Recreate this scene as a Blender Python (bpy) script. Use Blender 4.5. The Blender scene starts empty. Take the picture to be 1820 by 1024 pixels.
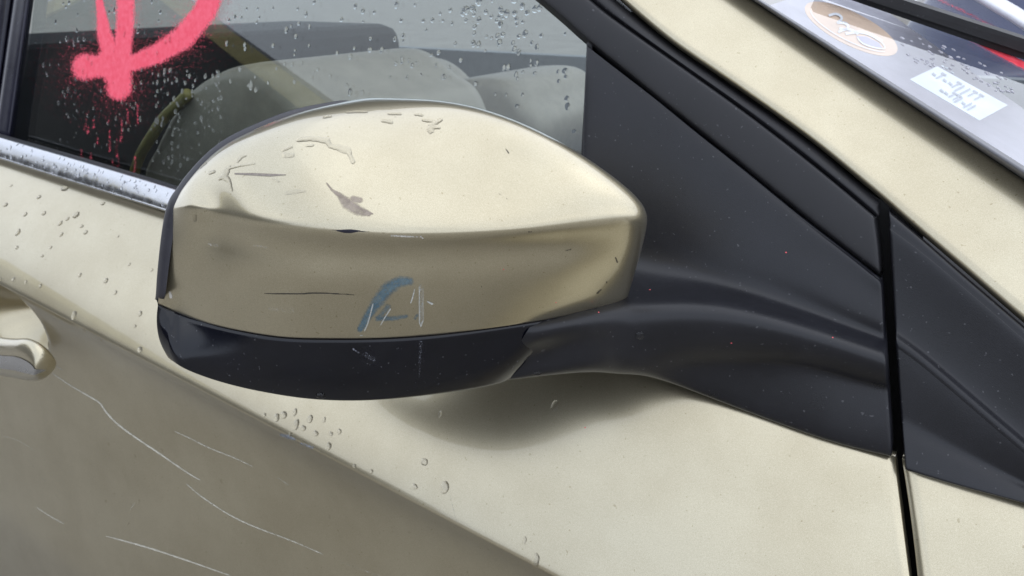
import bpy, math, random
import numpy as np
from mathutils import Vector, noise
from mathutils.bvhtree import BVHTree
random.seed(7); rng = np.random.default_rng(7)
R = math.radians
scene = bpy.context.scene
COL = scene.collection
ZR = 1.05                       # height of the mirror's ridge above the ground

# ---------------------------------------------------------------- camera
PSI, TH, FPX = R(32), R(22), 1330.0
CAM = np.array((0.0, -0.45, ZR + 0.12))
FWD = np.array((-math.sin(PSI)*math.cos(TH), math.cos(PSI)*math.cos(TH), -math.sin(TH)))
RGT = np.array((math.cos(PSI), math.sin(PSI), 0.0))
UPV = np.cross(RGT, FWD)
cd = bpy.data.cameras.new('camera'); cam = bpy.data.objects.new('camera', cd); COL.objects.link(cam)
cam.location = CAM
cam.rotation_euler = (math.pi/2 - TH, 0, PSI)
cd.sensor_width = 36; cd.lens = 36*FPX/1820
cd.clip_start = 0.01; cd.clip_end = 2000
cd.dof.use_dof = True; cd.dof.focus_distance = 0.40; cd.dof.aperture_fstop = 20
scene.camera = cam

# ---------------------------------------------------------------- light: overcast daylight
SUN_EL, SUN_AZ = R(58), R(40)
w = bpy.data.worlds.new('World'); scene.world = w; w.use_nodes = True
nt = w.node_tree; bg = nt.nodes['Background']
sky = nt.nodes.new('ShaderNodeTexSky'); sky.sky_type = 'NISHITA'; sky.sun_disc = False
sky.sun_elevation = SUN_EL; sky.sun_rotation = SUN_AZ; sky.air_density = 1.0; sky.dust_density = 2.0
hs = nt.nodes.new('ShaderNodeHueSaturation'); hs.inputs['Saturation'].default_value = 0.30
nt.links.new(sky.outputs[0], hs.inputs['Color'])
wtc = nt.nodes.new('ShaderNodeTexCoord')                       # even cloud deck over the clear sky
wno = nt.nodes.new('ShaderNodeTexNoise'); wno.inputs['Scale'].default_value = 2.2; wno.inputs['Detail'].default_value = 4
nt.links.new(wtc.outputs['Generated'], wno.inputs['Vector'])
wrp = nt.nodes.new('ShaderNodeValToRGB')
wrp.color_ramp.elements[0].position = .35; wrp.color_ramp.elements[0].color = (5.9, 6.6, 7.9, 1)
wrp.color_ramp.elements[1].position = .68; wrp.color_ramp.elements[1].color = (8.0, 8.5, 9.4, 1)
nt.links.new(wno.outputs['Fac'], wrp.inputs[0])
wmx = nt.nodes.new('ShaderNodeMix'); wmx.data_type = 'RGBA'; wmx.inputs[0].default_value = .88
nt.links.new(hs.outputs[0], wmx.inputs[6]); nt.links.new(wrp.outputs[0], wmx.inputs[7]); nt.links.new(wmx.outputs[2], bg.inputs[0])
bg.inputs[1].default_value = 0.15
sd = bpy.data.lights.new('sun', 'SUN'); sun = bpy.data.objects.new('sun', sd); COL.objects.link(sun)
sd.energy = 0.7; sd.angle = R(120); sd.color = (1.0, 0.96, 0.9)
sv = Vector((math.sin(SUN_AZ)*math.cos(SUN_EL), math.cos(SUN_AZ)*math.cos(SUN_EL), math.sin(SUN_EL)))
sun.rotation_euler = sv.to_track_quat('Z', 'Y').to_euler()
scene.view_settings.view_transform = 'Standard'; scene.view_settings.look = 'None'
scene.view_settings.exposure = 0.30; scene.view_settings.gamma = 1.0

# ---------------------------------------------------------------- helpers
def ray(p): return FWD + RGT*(p[0]-910)/FPX - UPV*(p[1]-512)/FPX
def hit(p, n, d):
    r = ray(p); n = np.asarray(n, float)
    return CAM + r*((d - CAM@n)/(r@n))
def atz(p, z): return hit(p, (0, 0, 1), ZR + z)
def aty(p, y): return hit(p, (0, 1, 0), y)
KT, ZB = 0.30, ZR - 0.14        # tumblehome of the glasshouse, height where it starts
def ats(p, off=0.0): return hit(p, (0, 1, -KT), -KT*ZB + off)   # on the leaning side of the glasshouse
def project(P):
    v = np.asarray(P) - CAM; z = v@FWD
    return 910 + FPX*(v@RGT)/z, 512 - FPX*(v@UPV)/z

def spline(P, n, t=None):
    """natural cubic spline through P (k,...) at n samples"""
    P = np.asarray(P, float); k = len(P)
    if t is None:
        t = np.arange(k, dtype=float)
    h = np.diff(t)
    A = np.zeros((k, k)); B = np.zeros((k,) + P.shape[1:])
    A[0, 0] = A[-1, -1] = 1
    for i in range(1, k-1):
        A[i, i-1] = h[i-1]; A[i, i] = 2*(h[i-1]+h[i]); A[i, i+1] = h[i]
        B[i] = 6*((P[i+1]-P[i])/h[i] - (P[i]-P[i-1])/h[i-1])
    M = np.linalg.solve(A, B.reshape(k, -1)).reshape(B.shape)
    x = n if hasattr(n, '__len__') else np.linspace(t[0], t[-1], n)
    out = []
    for xx in x:
        i = min(max(int(np.searchsorted(t, xx, side='right'))-1, 0), k-2)
        a = (t[i+1]-xx)/h[i]; b = 1-a
        out.append(a*P[i]+b*P[i+1]+((a**3-a)*M[i]+(b**3-b)*M[i+1])*h[i]**2/6)
    return np.array(out)

def patch(net, nu, nv):
    """net[row][col] of 3-D points -> dense grid (nu rows, nv cols)"""
    net = np.asarray(net, float)
    g = spline(net, nu)
    return np.swapaxes(spline(np.swapaxes(g, 0, 1), nv), 0, 1)

def smooth_rows(g, it):
    g = g.copy()
    for _ in range(it):
        g[1:-1] = 0.25*g[:-2] + 0.5*g[1:-1] + 0.25*g[2:]
    return g

def link(name, me, mat, parent=None):
    o = bpy.data.objects.new(name, me); COL.objects.link(o)
    if mat: me.materials.append(mat)
    if parent: o.parent = parent
    return o

def grid_faces(a, b, closed=False, flip=False):
    f = []
    for i in range(a-1):
        for j in range(b if closed else b-1):
            q = (i*b+j, i*b+(j+1) % b, (i+1)*b+(j+1) % b, (i+1)*b+j)
            f.append(q[::-1] if flip else q)
    return f

def mesh(name, verts, faces, smooth=True):
    me = bpy.data.meshes.new(name); me.from_pydata([tuple(v) for v in verts], [], faces)
    if smooth: me.polygons.foreach_set('use_smooth', [True]*len(me.polygons))
    me.update(); return me

def face_cam(me, flipcheck=True):
    """turn the faces outwards (towards the camera side)"""
    s = 0.0
    for p in me.polygons:
        s += p.area*(p.normal.dot(Vector(CAM)-p.center))
    if s < 0: me.flip_normals()
    return me

def sheet(name, g, mat, parent, closed=False):
    a, b = g.shape[:2]
    return link(name, face_cam(mesh(name, g.reshape(-1, 3), grid_faces(a, b, closed))), mat, parent)

def bvh(*objs):
    V = []; F = []
    for o in objs:
        n = len(V); V += [v.co.copy() for v in o.data.vertices]
        F += [tuple(i+n for i in p.vertices) for p in o.data.polygons]
    return BVHTree.FromPolygons(V, F)
def cast(tree, p):
    d = Vector(ray(p)).normalized()
    loc, nor, _, dist = tree.ray_cast(Vector(CAM), d)
    if loc is None: return None
    if nor.dot(d) > 0: nor = -nor
    return loc, nor

def box_mesh(name, lo, hi, bev=0.0):
    import bmesh
    bm = bmesh.new(); bmesh.ops.create_cube(bm, size=1)
    lo = Vector(lo); hi = Vector(hi)
    for v in bm.verts:
        v.co = Vector([lo[i] + (v.co[i]+.5)*(hi[i]-lo[i]) for i in range(3)])
    if bev: bmesh.ops.bevel(bm, geom=bm.edges[:], offset=bev, segments=3, profile=.5, affect='EDGES')
    me = bpy.data.meshes.new(name); bm.to_mesh(me); bm.free(); return me

def tag(o, label=None, cat=None, group=None, kind=None):
    for k, v in (('label', label), ('category', cat), ('group', group), ('kind', kind)):
        if v: o[k] = v
    return o
def empty(name, loc=(0, 0, 0)):
    o = bpy.data.objects.new(name, None); COL.objects.link(o); o.location = loc; o.empty_display_size = .1
    return o

# ---------------------------------------------------------------- materials
def new_mat(name):
    m = bpy.data.materials.new(name); m.use_nodes = True
    return m, m.node_tree, m.node_tree.nodes['Principled BSDF']
def nd(t, kind, **kw):
    n = t.nodes.new(kind)
    for k, v in kw.items():
        if k in n.inputs: n.inputs[k].default_value = v
        else: setattr(n, k, v)
    return n
def noise_tex(t, scale, detail=2.0, rough=.5, vec=None):
    n = nd(t, 'ShaderNodeTexNoise', Scale=scale, Detail=detail, Roughness=rough)
    if vec is None:
        tc = t.nodes.get('TC') or nd(t, 'ShaderNodeTexCoord', name='TC'); vec = tc.outputs['Object']
    t.links.new(vec, n.inputs['Vector']); return n
def ramp(t, src, stops):
    r = t.nodes.new('ShaderNodeValToRGB'); e = r.color_ramp.elements
    while len(e) > 1: e.remove(e[-1])
    for i, (p, c) in enumerate(stops):
        x = e[0] if i == 0 else e.new(p)
        x.position = p; x.color = (*c, 1) if len(c) == 3 else c
    t.links.new(src, r.inputs[0]); return r
def bump(t, src, strength, dist, b):
    n = nd(t, 'ShaderNodeBump', Strength=strength, Distance=dist)
    t.links.new(src, n.inputs['Height']); t.links.new(n.outputs[0], b.inputs['Normal']); return n

def paint_mat():
    m, t, b = new_mat('champagne_metallic_paint')
    n1 = noise_tex(t, 2600, 1.0, .5)                    # metal flake
    r1 = ramp(t, n1.outputs['Fac'], [(.30, (.475, .422, .295)), (.5, (.545, .488, .348)), (.68, (.615, .558, .408))])
    n2 = noise_tex(t, 14, 4, .6)                        # faint road film
    r2 = ramp(t, n2.outputs['Fac'], [(.35, (.90, .885, .86)), (.62, (1, 1, 1))])
    mx = nd(t, 'ShaderNodeMix', data_type='RGBA', blend_type='MULTIPLY'); mx.inputs['Factor'].default_value = 1
    t.links.new(r1.outputs[0], mx.inputs[6]); t.links.new(r2.outputs[0], mx.inputs[7])
    n4 = noise_tex(t, 380, 1, .5); r4 = ramp(t, n4.outputs['Fac'], [(.74, (1, 1, 1)), (.78, (.76, .73, .67))])   # grit
    m4 = nd(t, 'ShaderNodeMix', data_type='RGBA', blend_type='MULTIPLY'); m4.inputs['Factor'].default_value = 1
    t.links.new(mx.outputs[2], m4.inputs[6]); t.links.new(r4.outputs[0], m4.inputs[7])
    t.links.new(m4.outputs[2], b.inputs['Base Color'])
    b.inputs['Metallic'].default_value = .88
    b.inputs['Roughness'].default_value = .28
    b.inputs['Coat Weight'].default_value = 1.0
    n3 = noise_tex(t, 60, 5, .65)
    r3 = ramp(t, n3.outputs['Fac'], [(.4, (.005,)*3), (.7, (.05,)*3)])
    t.links.new(r3.outputs[0], b.inputs['Coat Roughness'])
    bump(t, n1.outputs['Fac'], .025, .0003, b)
    return m
def plastic_mat(name, col, rough, grain=.25, scale=1800):
    m, t, b = new_mat(name)
    n2 = noise_tex(t, 25, 5, .65)
    r2 = ramp(t, n2.outputs['Fac'], [(.3, tuple(c*.8 for c in col)), (.7, tuple(min(1, c*1.25) for c in col))])
    n4 = noise_tex(t, 420, 1, .5); r4 = ramp(t, n4.outputs['Fac'], [(.735, (0, 0, 0)), (.77, (.5,)*3)])   # dust
    dm = nd(t, 'ShaderNodeMix', data_type='RGBA'); t.links.new(r4.outputs[0], dm.inputs[0]); t.links.new(r2.outputs[0], dm.inputs[6]); dm.inputs[7].default_value = (.12, .12, .13, 1)
    t.links.new(dm.outputs[2], b.inputs['Base Color'])
    r3 = ramp(t, n2.outputs['Fac'], [(.3, (rough*.85,)*3), (.7, (rough*1.15,)*3)])
    t.links.new(r3.outputs[0], b.inputs['Roughness'])
    b.inputs['Specular IOR Level'].default_value = .42
    n = noise_tex(t, scale, 2, .6); bump(t, n.outputs['Fac'], grain, .0004, b)
    return m
def flat_mat(name, col, rough=.5, metal=0.0):
    m, t, b = new_mat(name)
    n = noise_tex(t, 40, 4, .6)
    r = ramp(t, n.outputs['Fac'], [(.3, tuple(c*.88 for c in col)), (.7, tuple(min(1, c*1.1) for c in col))])
    t.links.new(r.outputs[0], b.inputs['Base Color'])
    b.inputs['Roughness'].default_value = rough; b.inputs['Metallic'].default_value = metal
    return m
def glass_mat(name, tint, rough=.0, ior=1.5):
    m, t, b = new_mat(name); t.nodes.remove(b)
    out = t.nodes['Material Output']
    tr = nd(t, 'ShaderNodeBsdfTransparent'); tr.inputs[0].default_value = (*tint, 1)
    gl = nd(t, 'ShaderNodeBsdfGlossy'); gl.inputs['Roughness'].default_value = rough; gl.inputs[0].default_value = (1, 1, 1, 1)
    fr = nd(t, 'ShaderNodeFresnel')                       # the back of the pane reflects like its front
    ge = nd(t, 'ShaderNodeNewGeometry'); io = nd(t, 'ShaderNodeMix'); io.data_type = 'FLOAT'
    io.inputs[2].default_value = ior; io.inputs[3].default_value = 1/ior
    t.links.new(ge.outputs['Backfacing'], io.inputs[0]); t.links.new(io.outputs[0], fr.inputs[0])
    mx = nd(t, 'ShaderNodeMixShader')
    t.links.new(fr.outputs[0], mx.inputs[0]); t.links.new(tr.outputs[0], mx.inputs[1]); t.links.new(gl.outputs[0], mx.inputs[2])
    t.links.new(mx.outputs[0], out.inputs[0]); return m

PAINT = paint_mat()
SAIL = plastic_mat('satin_black_plastic', (.0115, .0118, .0155), .31, .22)
COVER = plastic_mat('lower_cover_plastic', (.003, .0035, .007), .13, .06, 1200)
FRAME = plastic_mat('frame_tape_black', (.018, .018, .021), .50, .10)
RUBBER = plastic_mat('rubber_black', (.010, .010, .013), .55, .2)
DARK = flat_mat('gap_black', (.004, .004, .005), .8)
CHROME, _t, _b = new_mat('chrome_trim')
_b.inputs['Metallic'].default_value = 1; _b.inputs['Base Color'].default_value = (.62, .63, .66, 1); _b.inputs['Roughness'].default_value = .14
_n = noise_tex(_t, 90, 5, .6); _r = ramp(_t, _n.outputs['Fac'], [(.4, (.16,)*3), (.7, (.32,)*3)]); _t.links.new(_r.outputs[0], _b.inputs['Roughness'])
GLASS = glass_mat('side_glass', (.74, .78, .78), .0, 1.56)
WSGLASS = glass_mat('windshield_glass', (.92, .93, .95), .02, 1.55)
MIRRORM = flat_mat('mirror_silver', (.85, .86, .87), .02, 1.0)

# ---------------------------------------------------------------- ground
gm, t, b = new_mat('wet_gravel_lot')
n = noise_tex(t, 1.2, 8, .65)
r = ramp(t, n.outputs['Fac'], [(.3, (.19, .175, .150)), (.7, (.30, .28, .245))])
t.links.new(r.outputs[0], b.inputs['Base Color']); b.inputs['Roughness'].default_value = .7
n = noise_tex(t, 40, 6, .7); bump(t, n.outputs['Fac'], .6, .02, b)
ground = link('ground', mesh('ground', [(-400, -400, 0), (400, -400, 0), (400, 400, 0), (-400, 400, 0)], [(0, 1, 2, 3)], False), gm)
tag(ground, 'grey gravel lot under the parked cars', None, None, 'structure')

# ================================================================ THE CAR
car = empty('parked_car', (-0.5, 0.9, 0))
tag(car, 'champagne beige car with a side mirror and pink spray paint on its window', 'car')
bpy.context.view_layer.update()
def adopt(o, p=None):
    """parent without moving: all geometry is modelled in place"""
    p = p or car
    o.parent = p
    o.matrix_parent_inverse = p.matrix_world.inverted()
    return o
def psheet(name, g, mat, p=None, closed=False):
    return adopt(sheet(name, g, mat, None, closed), p)

# ---- door and fender skin: one profile, shared lines
def line_at(pix, y):
    P = [aty(p, y) for p in pix]
    A = np.array([[q[0], 1] for q in P]); s = np.linalg.lstsq(A, np.array([q[2] for q in P]), rcond=None)[0]
    return s
YC = -0.095
BEL = line_at([(0, 283), (297, 378), (1130, 671), (1583, 806)], 0.0)
CRE = line_at([(0, 507), (228, 623), (600, 820), (980, 1024)], YC)
zbelt = lambda x: BEL[0]*x + BEL[1]
zcrease = lambda x: CRE[0]*x + CRE[1]
def door_profile(u):
    """u: 0 at belt, 1 at crease, >1 below (in metres/0.17). returns outward y"""
    if u < 0: return 0.0
    if u <= 1: return YC*(0.70*u + 0.30*(1-(1-u)**2))
    v = (u-1)*0.17                                     # metres below the crease
    y = YC + 0.017*(1-math.exp(-v/0.030)) + .8*max(0, v-.55)
    q = min(v, .36)
    return y - .12*(.015*math.log(1+math.exp((q-.038)/.015)))
hp = aty((2, 578), YC)
def door_y(x, z):
    zb, zc = zbelt(x), zcrease(x)
    u = (zb-z)/(zb-zc)
    if u > 1: u = 1 + (zc-z)/0.17
    y = door_profile(u)
    # bowl behind the door handle
    dx = (x-hp[0])/.075; dz = (z-hp[2])/.056
    rr = dx*dx+dz*dz
    if rr < 1: y += .056*(1-rr)**1.3
    return y
# bottom of the door far below the frame
def skin(x_of, xs_n, x_left, name, edge_right=None, edge_left=None):
    us = list(np.linspace(0, 1, 56)) + list(1+np.linspace(0, 1, 80)[1:]**1.6*4.1)
    rows = []
    for u in us:
        row = []
        for i in range(xs_n):
            s = i/(xs_n-1)
            x = x_left(u) + (x_of(u)-x_left(u))*s
            zb, zc = zbelt(x), zcrease(x)
            z = zb+(zc-zb)*u if u <= 1 else zc-(u-1)*0.17
            row.append((x, door_y(x, z), z))
        rows.append(row)
    g = np.array(rows)
    # soften the crease by ~4 mm
    for _ in range(2): g[1:-1, :, 1] = .25*g[:-2, :, 1]+.5*g[1:-1, :, 1]+.25*g[2:, :, 1]
    return g
def hem(g, depth=.010, r=.0022, top=True, left=False, right=False):
    """roll the edges of a skin inwards so that the shut lines show thickness"""
    if top:
        a = g[0]; d = np.array((0, 1, 0))
        e = [a+d*depth+np.array((0, 0, -.001)), a+d*r+np.array((0, 0, .0004)), a+np.array((0, r*.25, 0))]
        g = np.concatenate([np.array(e), g[1:]], 0)
    if right:
        a = g[:, -1]
        e = [a+np.array((-.0003, r*.3, 0)), a+np.array((.0002, r*1.2, 0)), a+np.array((0, depth, 0))]
        g = np.concatenate([g[:, :-1], np.swapaxes(np.array(e), 0, 1)], 1)
    if left:
        a = g[:, 0]
        e = [a+np.array((0, depth, 0)), a+np.array((-.0002, r*1.2, 0)), a+np.array((.0003, r*.3, 0))]
        g = np.concatenate([np.swapaxes(np.array(e), 0, 1), g[:, 1:]], 1)
    return g
# shut line between door and fender (pixels on y~0)
GAPD = [aty(p, yy) for p, yy in (((1586, 806), 0), ((1600, 920), -.026), ((1611, 1024), -.048), ((1622, 1110), -.065))]
GAPF = [aty(p, yy) for p, yy in (((1608, 836), 0), ((1621, 930), -.024), ((1628, 1024), -.044), ((1638, 1120), -.062))]
def gap_x(G):
    zs = np.array([q[2] for q in G]); xs = np.array([q[0] for q in G])
    c = np.polyfit(zs, xs, 2)
    def f(u):
        zb, zc = zbelt(0), zcrease(0)
        z = zb+(zc-zb)*u if u <= 1 else zc-(u-1)*.17
        z = max(z, zs.min()-.12)
        return float(np.polyval(c, z))
    return f
gd, gf = gap_x(GAPD), gap_x(GAPF)
door_g = skin(gd, 260, lambda u: -1.34, 'door')
door = psheet('front_door', hem(door_g, right=True), PAINT)
fender_g = skin(lambda u: .75, 90, gf, 'fender')
fender = psheet('fender', hem(fender_g, left=True), PAINT)
# rear door skin beyond the shut line far left (out of frame)
rear_g = skin(lambda u: -1.346, 40, lambda u: -2.3, 'rear')
rear_door = psheet('rear_door', hem(rear_g, right=True), PAINT)

# dark structure behind the shut lines
bk = np.array([[(-2.3, .05, .3), (.75, .05, .3)], [(-2.3, .05, zbelt(-2.3)-.004), (.75, .05, zbelt(.75)-.004)]])
psheet('inner_panel', bk, DARK)
bk2 = np.array([[aty((1540, 340), .055), aty((1640, 400), .055)], [aty((1540, 860), .055), aty((1660, 900), .055)]])
psheet('jamb', bk2, DARK)

# ---- glasshouse lines (pixels), all on the leaning plane with offsets
def lerp2(a, b, t): return (a[0]+(b[0]-a[0])*t, a[1]+(b[1]-a[1])*t)
L1 = [(820, -118), (1000, 33), (1052, 79), (1200, 199), (1330, 303), (1449, 400), (1563, 487)]
L2 = [(890, -128), (1043, 0), (1096, 42), (1220, 130), (1330, 209), (1450, 302), (1555, 390)]
G1 = [(955, -118), (1092, 0), (1176, 70), (1270, 138), (1414, 238), (1500, 306), (1562, 358)]
def strip_rows(*lines): return np.array([[ats(p, o) for p in pts] for pts, o in lines])
sh = lambda L, dx, dy: [(p[0]+dx, p[1]+dy) for p in L]
fr = strip_rows((sh(L1, -4, 5), .016), (sh(L1, 0, 0), .004), ([lerp2(a, b_, .05) for a, b_ in zip(L1, L2)], .0005), ([lerp2(a, b_, .16) for a, b_ in zip(L1, L2)], -.0006), ([lerp2(a, b_, .6) for a, b_ in zip(L1, L2)], -.001), (sh(L2, -2, 3), .0), (sh(L2, 2, -2), .0025), (sh(L2, 4, -4), .010))
def extend(net_, k):
    net_ = np.array(net_)                               # carry the pillar on towards the roof, out of the frame
    return np.concatenate([net_[:, :1]+(net_[:, :1]-net_[:, 1:2])*k, net_], 1)
g = spline(extend(fr, 3.0), 40)
g = np.swapaxes(spline(np.swapaxes(g, 0, 1), 120), 0, 1)
hem_r = lambda g: np.concatenate([g[:, :-1], g[:, -1:]+np.array((-.0003, .0004, 0)), g[:, -1:]+np.array((.0002, .0018, 0)), g[:, -1:]+np.array((-.0004, .02, 0))], 1)
frame = psheet('window_frame', hem_r(smooth_rows(g, 2)), FRAME)
wr = strip_rows((sh(L2, -1, 1), .012), (sh(L2, 6, -5), .0045), ([lerp2(a, b_, .5) for a, b_ in zip(L2, G1)], .0035), ([lerp2(a, b_, .8) for a, b_ in zip(L2, G1)], .007), (G1, .013), (sh(G1, 3, -3), .02))
weather = psheet('weatherstrip', hem_r(patch(extend(wr, 3.0), 30, 140)), RUBBER)
bkr = extend(strip_rows((L2, .030), (sh(G1, 14, -14), .030)), 3.0)
psheet('frame_backing', patch(bkr, 4, 60), DARK)
# ---- A-pillar (beige) and windshield seal
GP = [(950, -128), (1094, -6), (1178, 66), (1272, 132), (1416, 233), (1502, 301), (1562, 351), (1620, 402), (1720, 488), (1825, 579), (1960, 690), (2080, 790)]
def wline(x): return (x, (x-1337)*.6605)
WP = [wline(x) for x in (1120, 1240, 1300, 1370, 1490, 1565, 1620, 1672, 1765, 1865, 1990, 2105)]
pr = []
for f_, o in ((0, .022), (0.0, .012), (.035, .0078), (.12, .0080), (.30, .0150), (.5, .0222), (.72, .0300), (.90, .0366), (.985, .0398), (1.0, .044), (1.004, .056)):
    pr.append([ats(lerp2(a, b_, f_), o) for a, b_ in zip(GP, WP)])
def loft(rows_, n, m, it):
    rows_ = np.array(rows_); k = len(rows_)
    d = np.linalg.norm(np.diff(rows_, axis=0), axis=2).mean(1); t0_ = np.concatenate([[0], np.cumsum(d)])
    x = np.linspace(0, t0_[-1], n); g_ = np.array([[np.interp(x, t0_, rows_[:, j, c_]) for c_ in range(3)] for j in range(rows_.shape[1])])
    g_ = smooth_rows(np.transpose(g_, (2, 0, 1)), it)
    return np.swapaxes(spline(np.swapaxes(g_, 0, 1), m), 0, 1)
pillar = psheet('windshield_pillar', loft(extend(pr, 3.0), 140, 180, 12), PAINT)
# windshield: plane through the upper seal edge
def wup(x): return (x, (x-1353)*.634)
A_ = ats(wup(1400), .046); B_ = ats(wup(1760), .046)
dW = (B_-A_)/np.linalg.norm(B_-A_)
# lateral direction solved so the glass is seen at about 19 degrees
best = None
for el in np.linspace(-.3, 1.2, 200):
    L = np.array((.18, 1.0, el)); n_ = np.cross(dW, L); n_ /= np.linalg.norm(n_)
    if n_[2] < 0: n_ = -n_
    rr = ray((1520, 50)); rr = rr/np.linalg.norm(rr)
    a = -rr@n_
    if best is None or abs(a-math.sin(R(16))) < best[0]: best = (abs(a-math.sin(R(16))), n_, el)
NW = best[1]; DWP = NW@A_
print('windshield normal', NW, best[2])
def atw(p, off=0.0): return hit(p, NW, DWP+off)
sl = np.array([[ats((p[0], (p[0]-1337)*.6605), .054) for p in WP], [ats((p[0], (p[0]-1337)*.6605), .0435) for p in WP], [atw((p[0]+1, (p[0]+1-1345)*.647), .004) for p in WP], [atw(wup(p[0]+2), .002) for p in WP], [atw(wup(p[0]+3), -.004) for p in WP]])
seal = psheet('windshield_seal', patch(extend(sl, 3.0), 14, 70), flat_mat('seal_grey', (.16, .16, .175), .45))
wsn = np.array([[atw(wup(1250)), atw(wup(1950))], [atw((1560, -130)), atw((2060, 190))]])
print('ws dist', np.linalg.norm(atw((1800, 40))-CAM), atw((1800, 40)), atw((1513, 52)))
wi = wsn - NW*.06
wsx = wsn.copy(); wsx[:, 0] += (wsx[:, 0]-wsx[:, 1])*.9
ws = psheet('windshield', wsx, WSGLASS)
psheet('pale_glare_sheet', wi, flat_mat('pale_glare_grey', (.46, .45, .50), .6))  # pale sheet under the glass, its colour standing in for sky brightness

# ---- black trim on the fender side of the shut line
hem_l = lambda g: np.concatenate([g[:, :1]+np.array((.0004, .014, 0)), g[:, :1]+np.array((-.0002, .0018, 0)), g[:, :1]+np.array((.0003, .0004, 0)), g[:, 1:]], 1)
T0 = [(1580, 374), (1640, 424), (1720, 494), (1825, 584), (1960, 702)]
T1 = [(1581, 412), (1640, 456), (1720, 523), (1825, 614), (1960, 732)]
T2 = [(1588, 520), (1640, 556), (1720, 620), (1825, 706), (1960, 815)]
T3 = [(1592, 603), (1640, 638), (1720, 706), (1825, 796), (1960, 910)]
T4 = [(1598, 722), (1640, 733), (1720, 757), (1825, 788), (1960, 835)]
T5 = [(1609, 835), (1650, 848), (1720, 868), (1825, 896), (1960, 935)]
# upper facet and lower facet are two lofts that share the raised ridge T3/T2b
ta = np.array([[ats(p, .016) for p in T0], [ats(p, .006) for p in sh(T0, 0, 4)], [ats(lerp2(a, b_, .6), .004) for a, b_ in zip(T0, T1)], [ats(p, .003) for p in sh(T1, 0, -4)], [ats(p, .0015) for p in sh(T1, 0, 2)], [ats(lerp2(a, b_, .4), .004) for a, b_ in zip(T1, T3)], [ats(lerp2(a, b_, .8), .0055) for a, b_ in zip(T1, T3)], [ats(p, .004) for p in sh(T3, 0, -12)], [ats(p, .0005) for p in T3], [ats(p, .0005) for p in sh(T3, 0, 14)]])
tr1 = psheet('fender_trim', hem_l(smooth_rows(patch(ta, 90, 60), 1)), SAIL)
T3b = sh(T3, 0, 13)
tb = []
for f_, o in ((0, .0006), (.12, .0010), (.3, .002), (.5, .0035), (.62, .0038), (.74, .001), (.9, -.002), (.985, -.003), (1.0, 0.001), (1.002, .015)):
    rowp = []
    for a, b_ in zip(T3b, T5):
        rowp.append(ats(lerp2(a, b_, f_), o))
    tb.append(rowp)
psheet('fender_trim_lower', hem_l(patch(tb, 80, 60)), SAIL)

def hem_cols(g, left=False, right=False, d=.014):
    if left: g = np.concatenate([g[:, :1]+np.array((.0004, d, 0)), g[:, :1]+np.array((-.0002, .0018, 0)), g[:, :1]+np.array((.0003, .0004, 0)), g[:, 1:]], 1)
    if right: g = np.concatenate([g[:, :-1], g[:, -1:]+np.array((-.0003, .0004, 0)), g[:, -1:]+np.array((.0002, .0018, 0)), g[:, -1:]+np.array((-.0004, d, 0))], 1)
    return g
# ---- sail panel with the mirror arm growing out of it
def yz(p, off): return ats(p, off)
c_top = [(1049, 86), (1110, 133), (1171, 180), (1240, 236), (1320, 299), (1420, 380), (1500, 442), (1565, 494)]
c_mid = [(1043, 230), (1105, 260), (1171, 300), (1240, 340), (1320, 385), (1420, 440), (1500, 490), (1568, 535)]
c_a = [(1040, 400), (1100, 410), (1171, 425), (1240, 445), (1320, 470), (1420, 508), (1500, 545), (1570, 578)]
c_b = [(1020, 490), (1085, 490), (1160, 495), (1238, 505), (1320, 522), (1420, 552), (1500, 580), (1572, 606)]
c_c = [(980, 567), (1050, 553), (1118, 545), (1180, 544), (1289, 555), (1420, 588), (1510, 618), (1574, 640)]
c_d = [(949, 630), (1031, 607), (1101, 600), (1175, 604), (1285, 618), (1420, 640), (1510, 665), (1577, 684)]
c_e = [(922, 658), (1031, 645), (1101, 642), (1168, 648), (1270, 655), (1420, 672), (1510, 695), (1579, 713)]
c_f = [(904, 675), (1031, 662), (1101, 664), (1160, 671), (1265, 706), (1420, 760), (1510, 788), (1584, 806)]
net = []
net.append([ats(p, .016) for p in sh(c_top, 0, -1)])
net.append([ats(p, .004) for p in c_top])
net.append([ats((p[0], p[1]+5), .0012) for p in c_top])
net.append([ats(lerp2(a, b_, .3), -.0005) for a, b_ in zip(c_top, c_mid)])
net.append([ats(p, o) for p, o in zip(c_mid, (0, -.001, -.0015, -.002, -.002, -.0015, -.001, 0))])
net.append([ats(p, o) for p, o in zip(c_a, (-.003, -.003, -.003, -.003, -.003, -.0025, -.002, 0))])
net.append([ats(p, o) for p, o in zip(c_b, (-.030, -.022, -.015, -.011, -.009, -.006, -.004, -.001))])
Sx = atz((984, 569), -.071); Bx = atz((904, 676), -.121)
tj = Sx-atz((930, 577), -.071); tj /= np.linalg.norm(tj); nj_ = np.array((tj[1], -tj[0], 0))
jj = lambda f_: Sx*(1-f_)+Bx*f_+nj_*(.0030*math.sin(math.pi*f_**1.3)-.0006)
Jc, Jd, Je, Jf = jj(0.0), jj(.5), jj(.85), jj(1.0)
net.append([Jc] + [aty(p, y) for p, y in zip(c_c[1:], (-.059, -.038, -.029, -.017, -.0085, -.004, -.001))])
net.append([Jd] + [aty(p, y) for p, y in zip(c_d[1:], (-.068, -.048, -.034, -.016, -.0045, .0005, .003))])
net.append([Je] + [aty(p, y) for p, y in zip(c_e[1:], (-.066, -.045, -.029, -.009, -.001, .0015, .003))])
net.append([Jf] + [aty(p, y) for p, y in zip(c_f[1:], (-.060, -.038, -.022, -.007, -.0055, -.0045, -.003))])
net = np.array(net)
under = net[-1] + np.array([(-.012, .012, -.001)]*3+[(-.004, .014, -.001)]*5)
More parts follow.
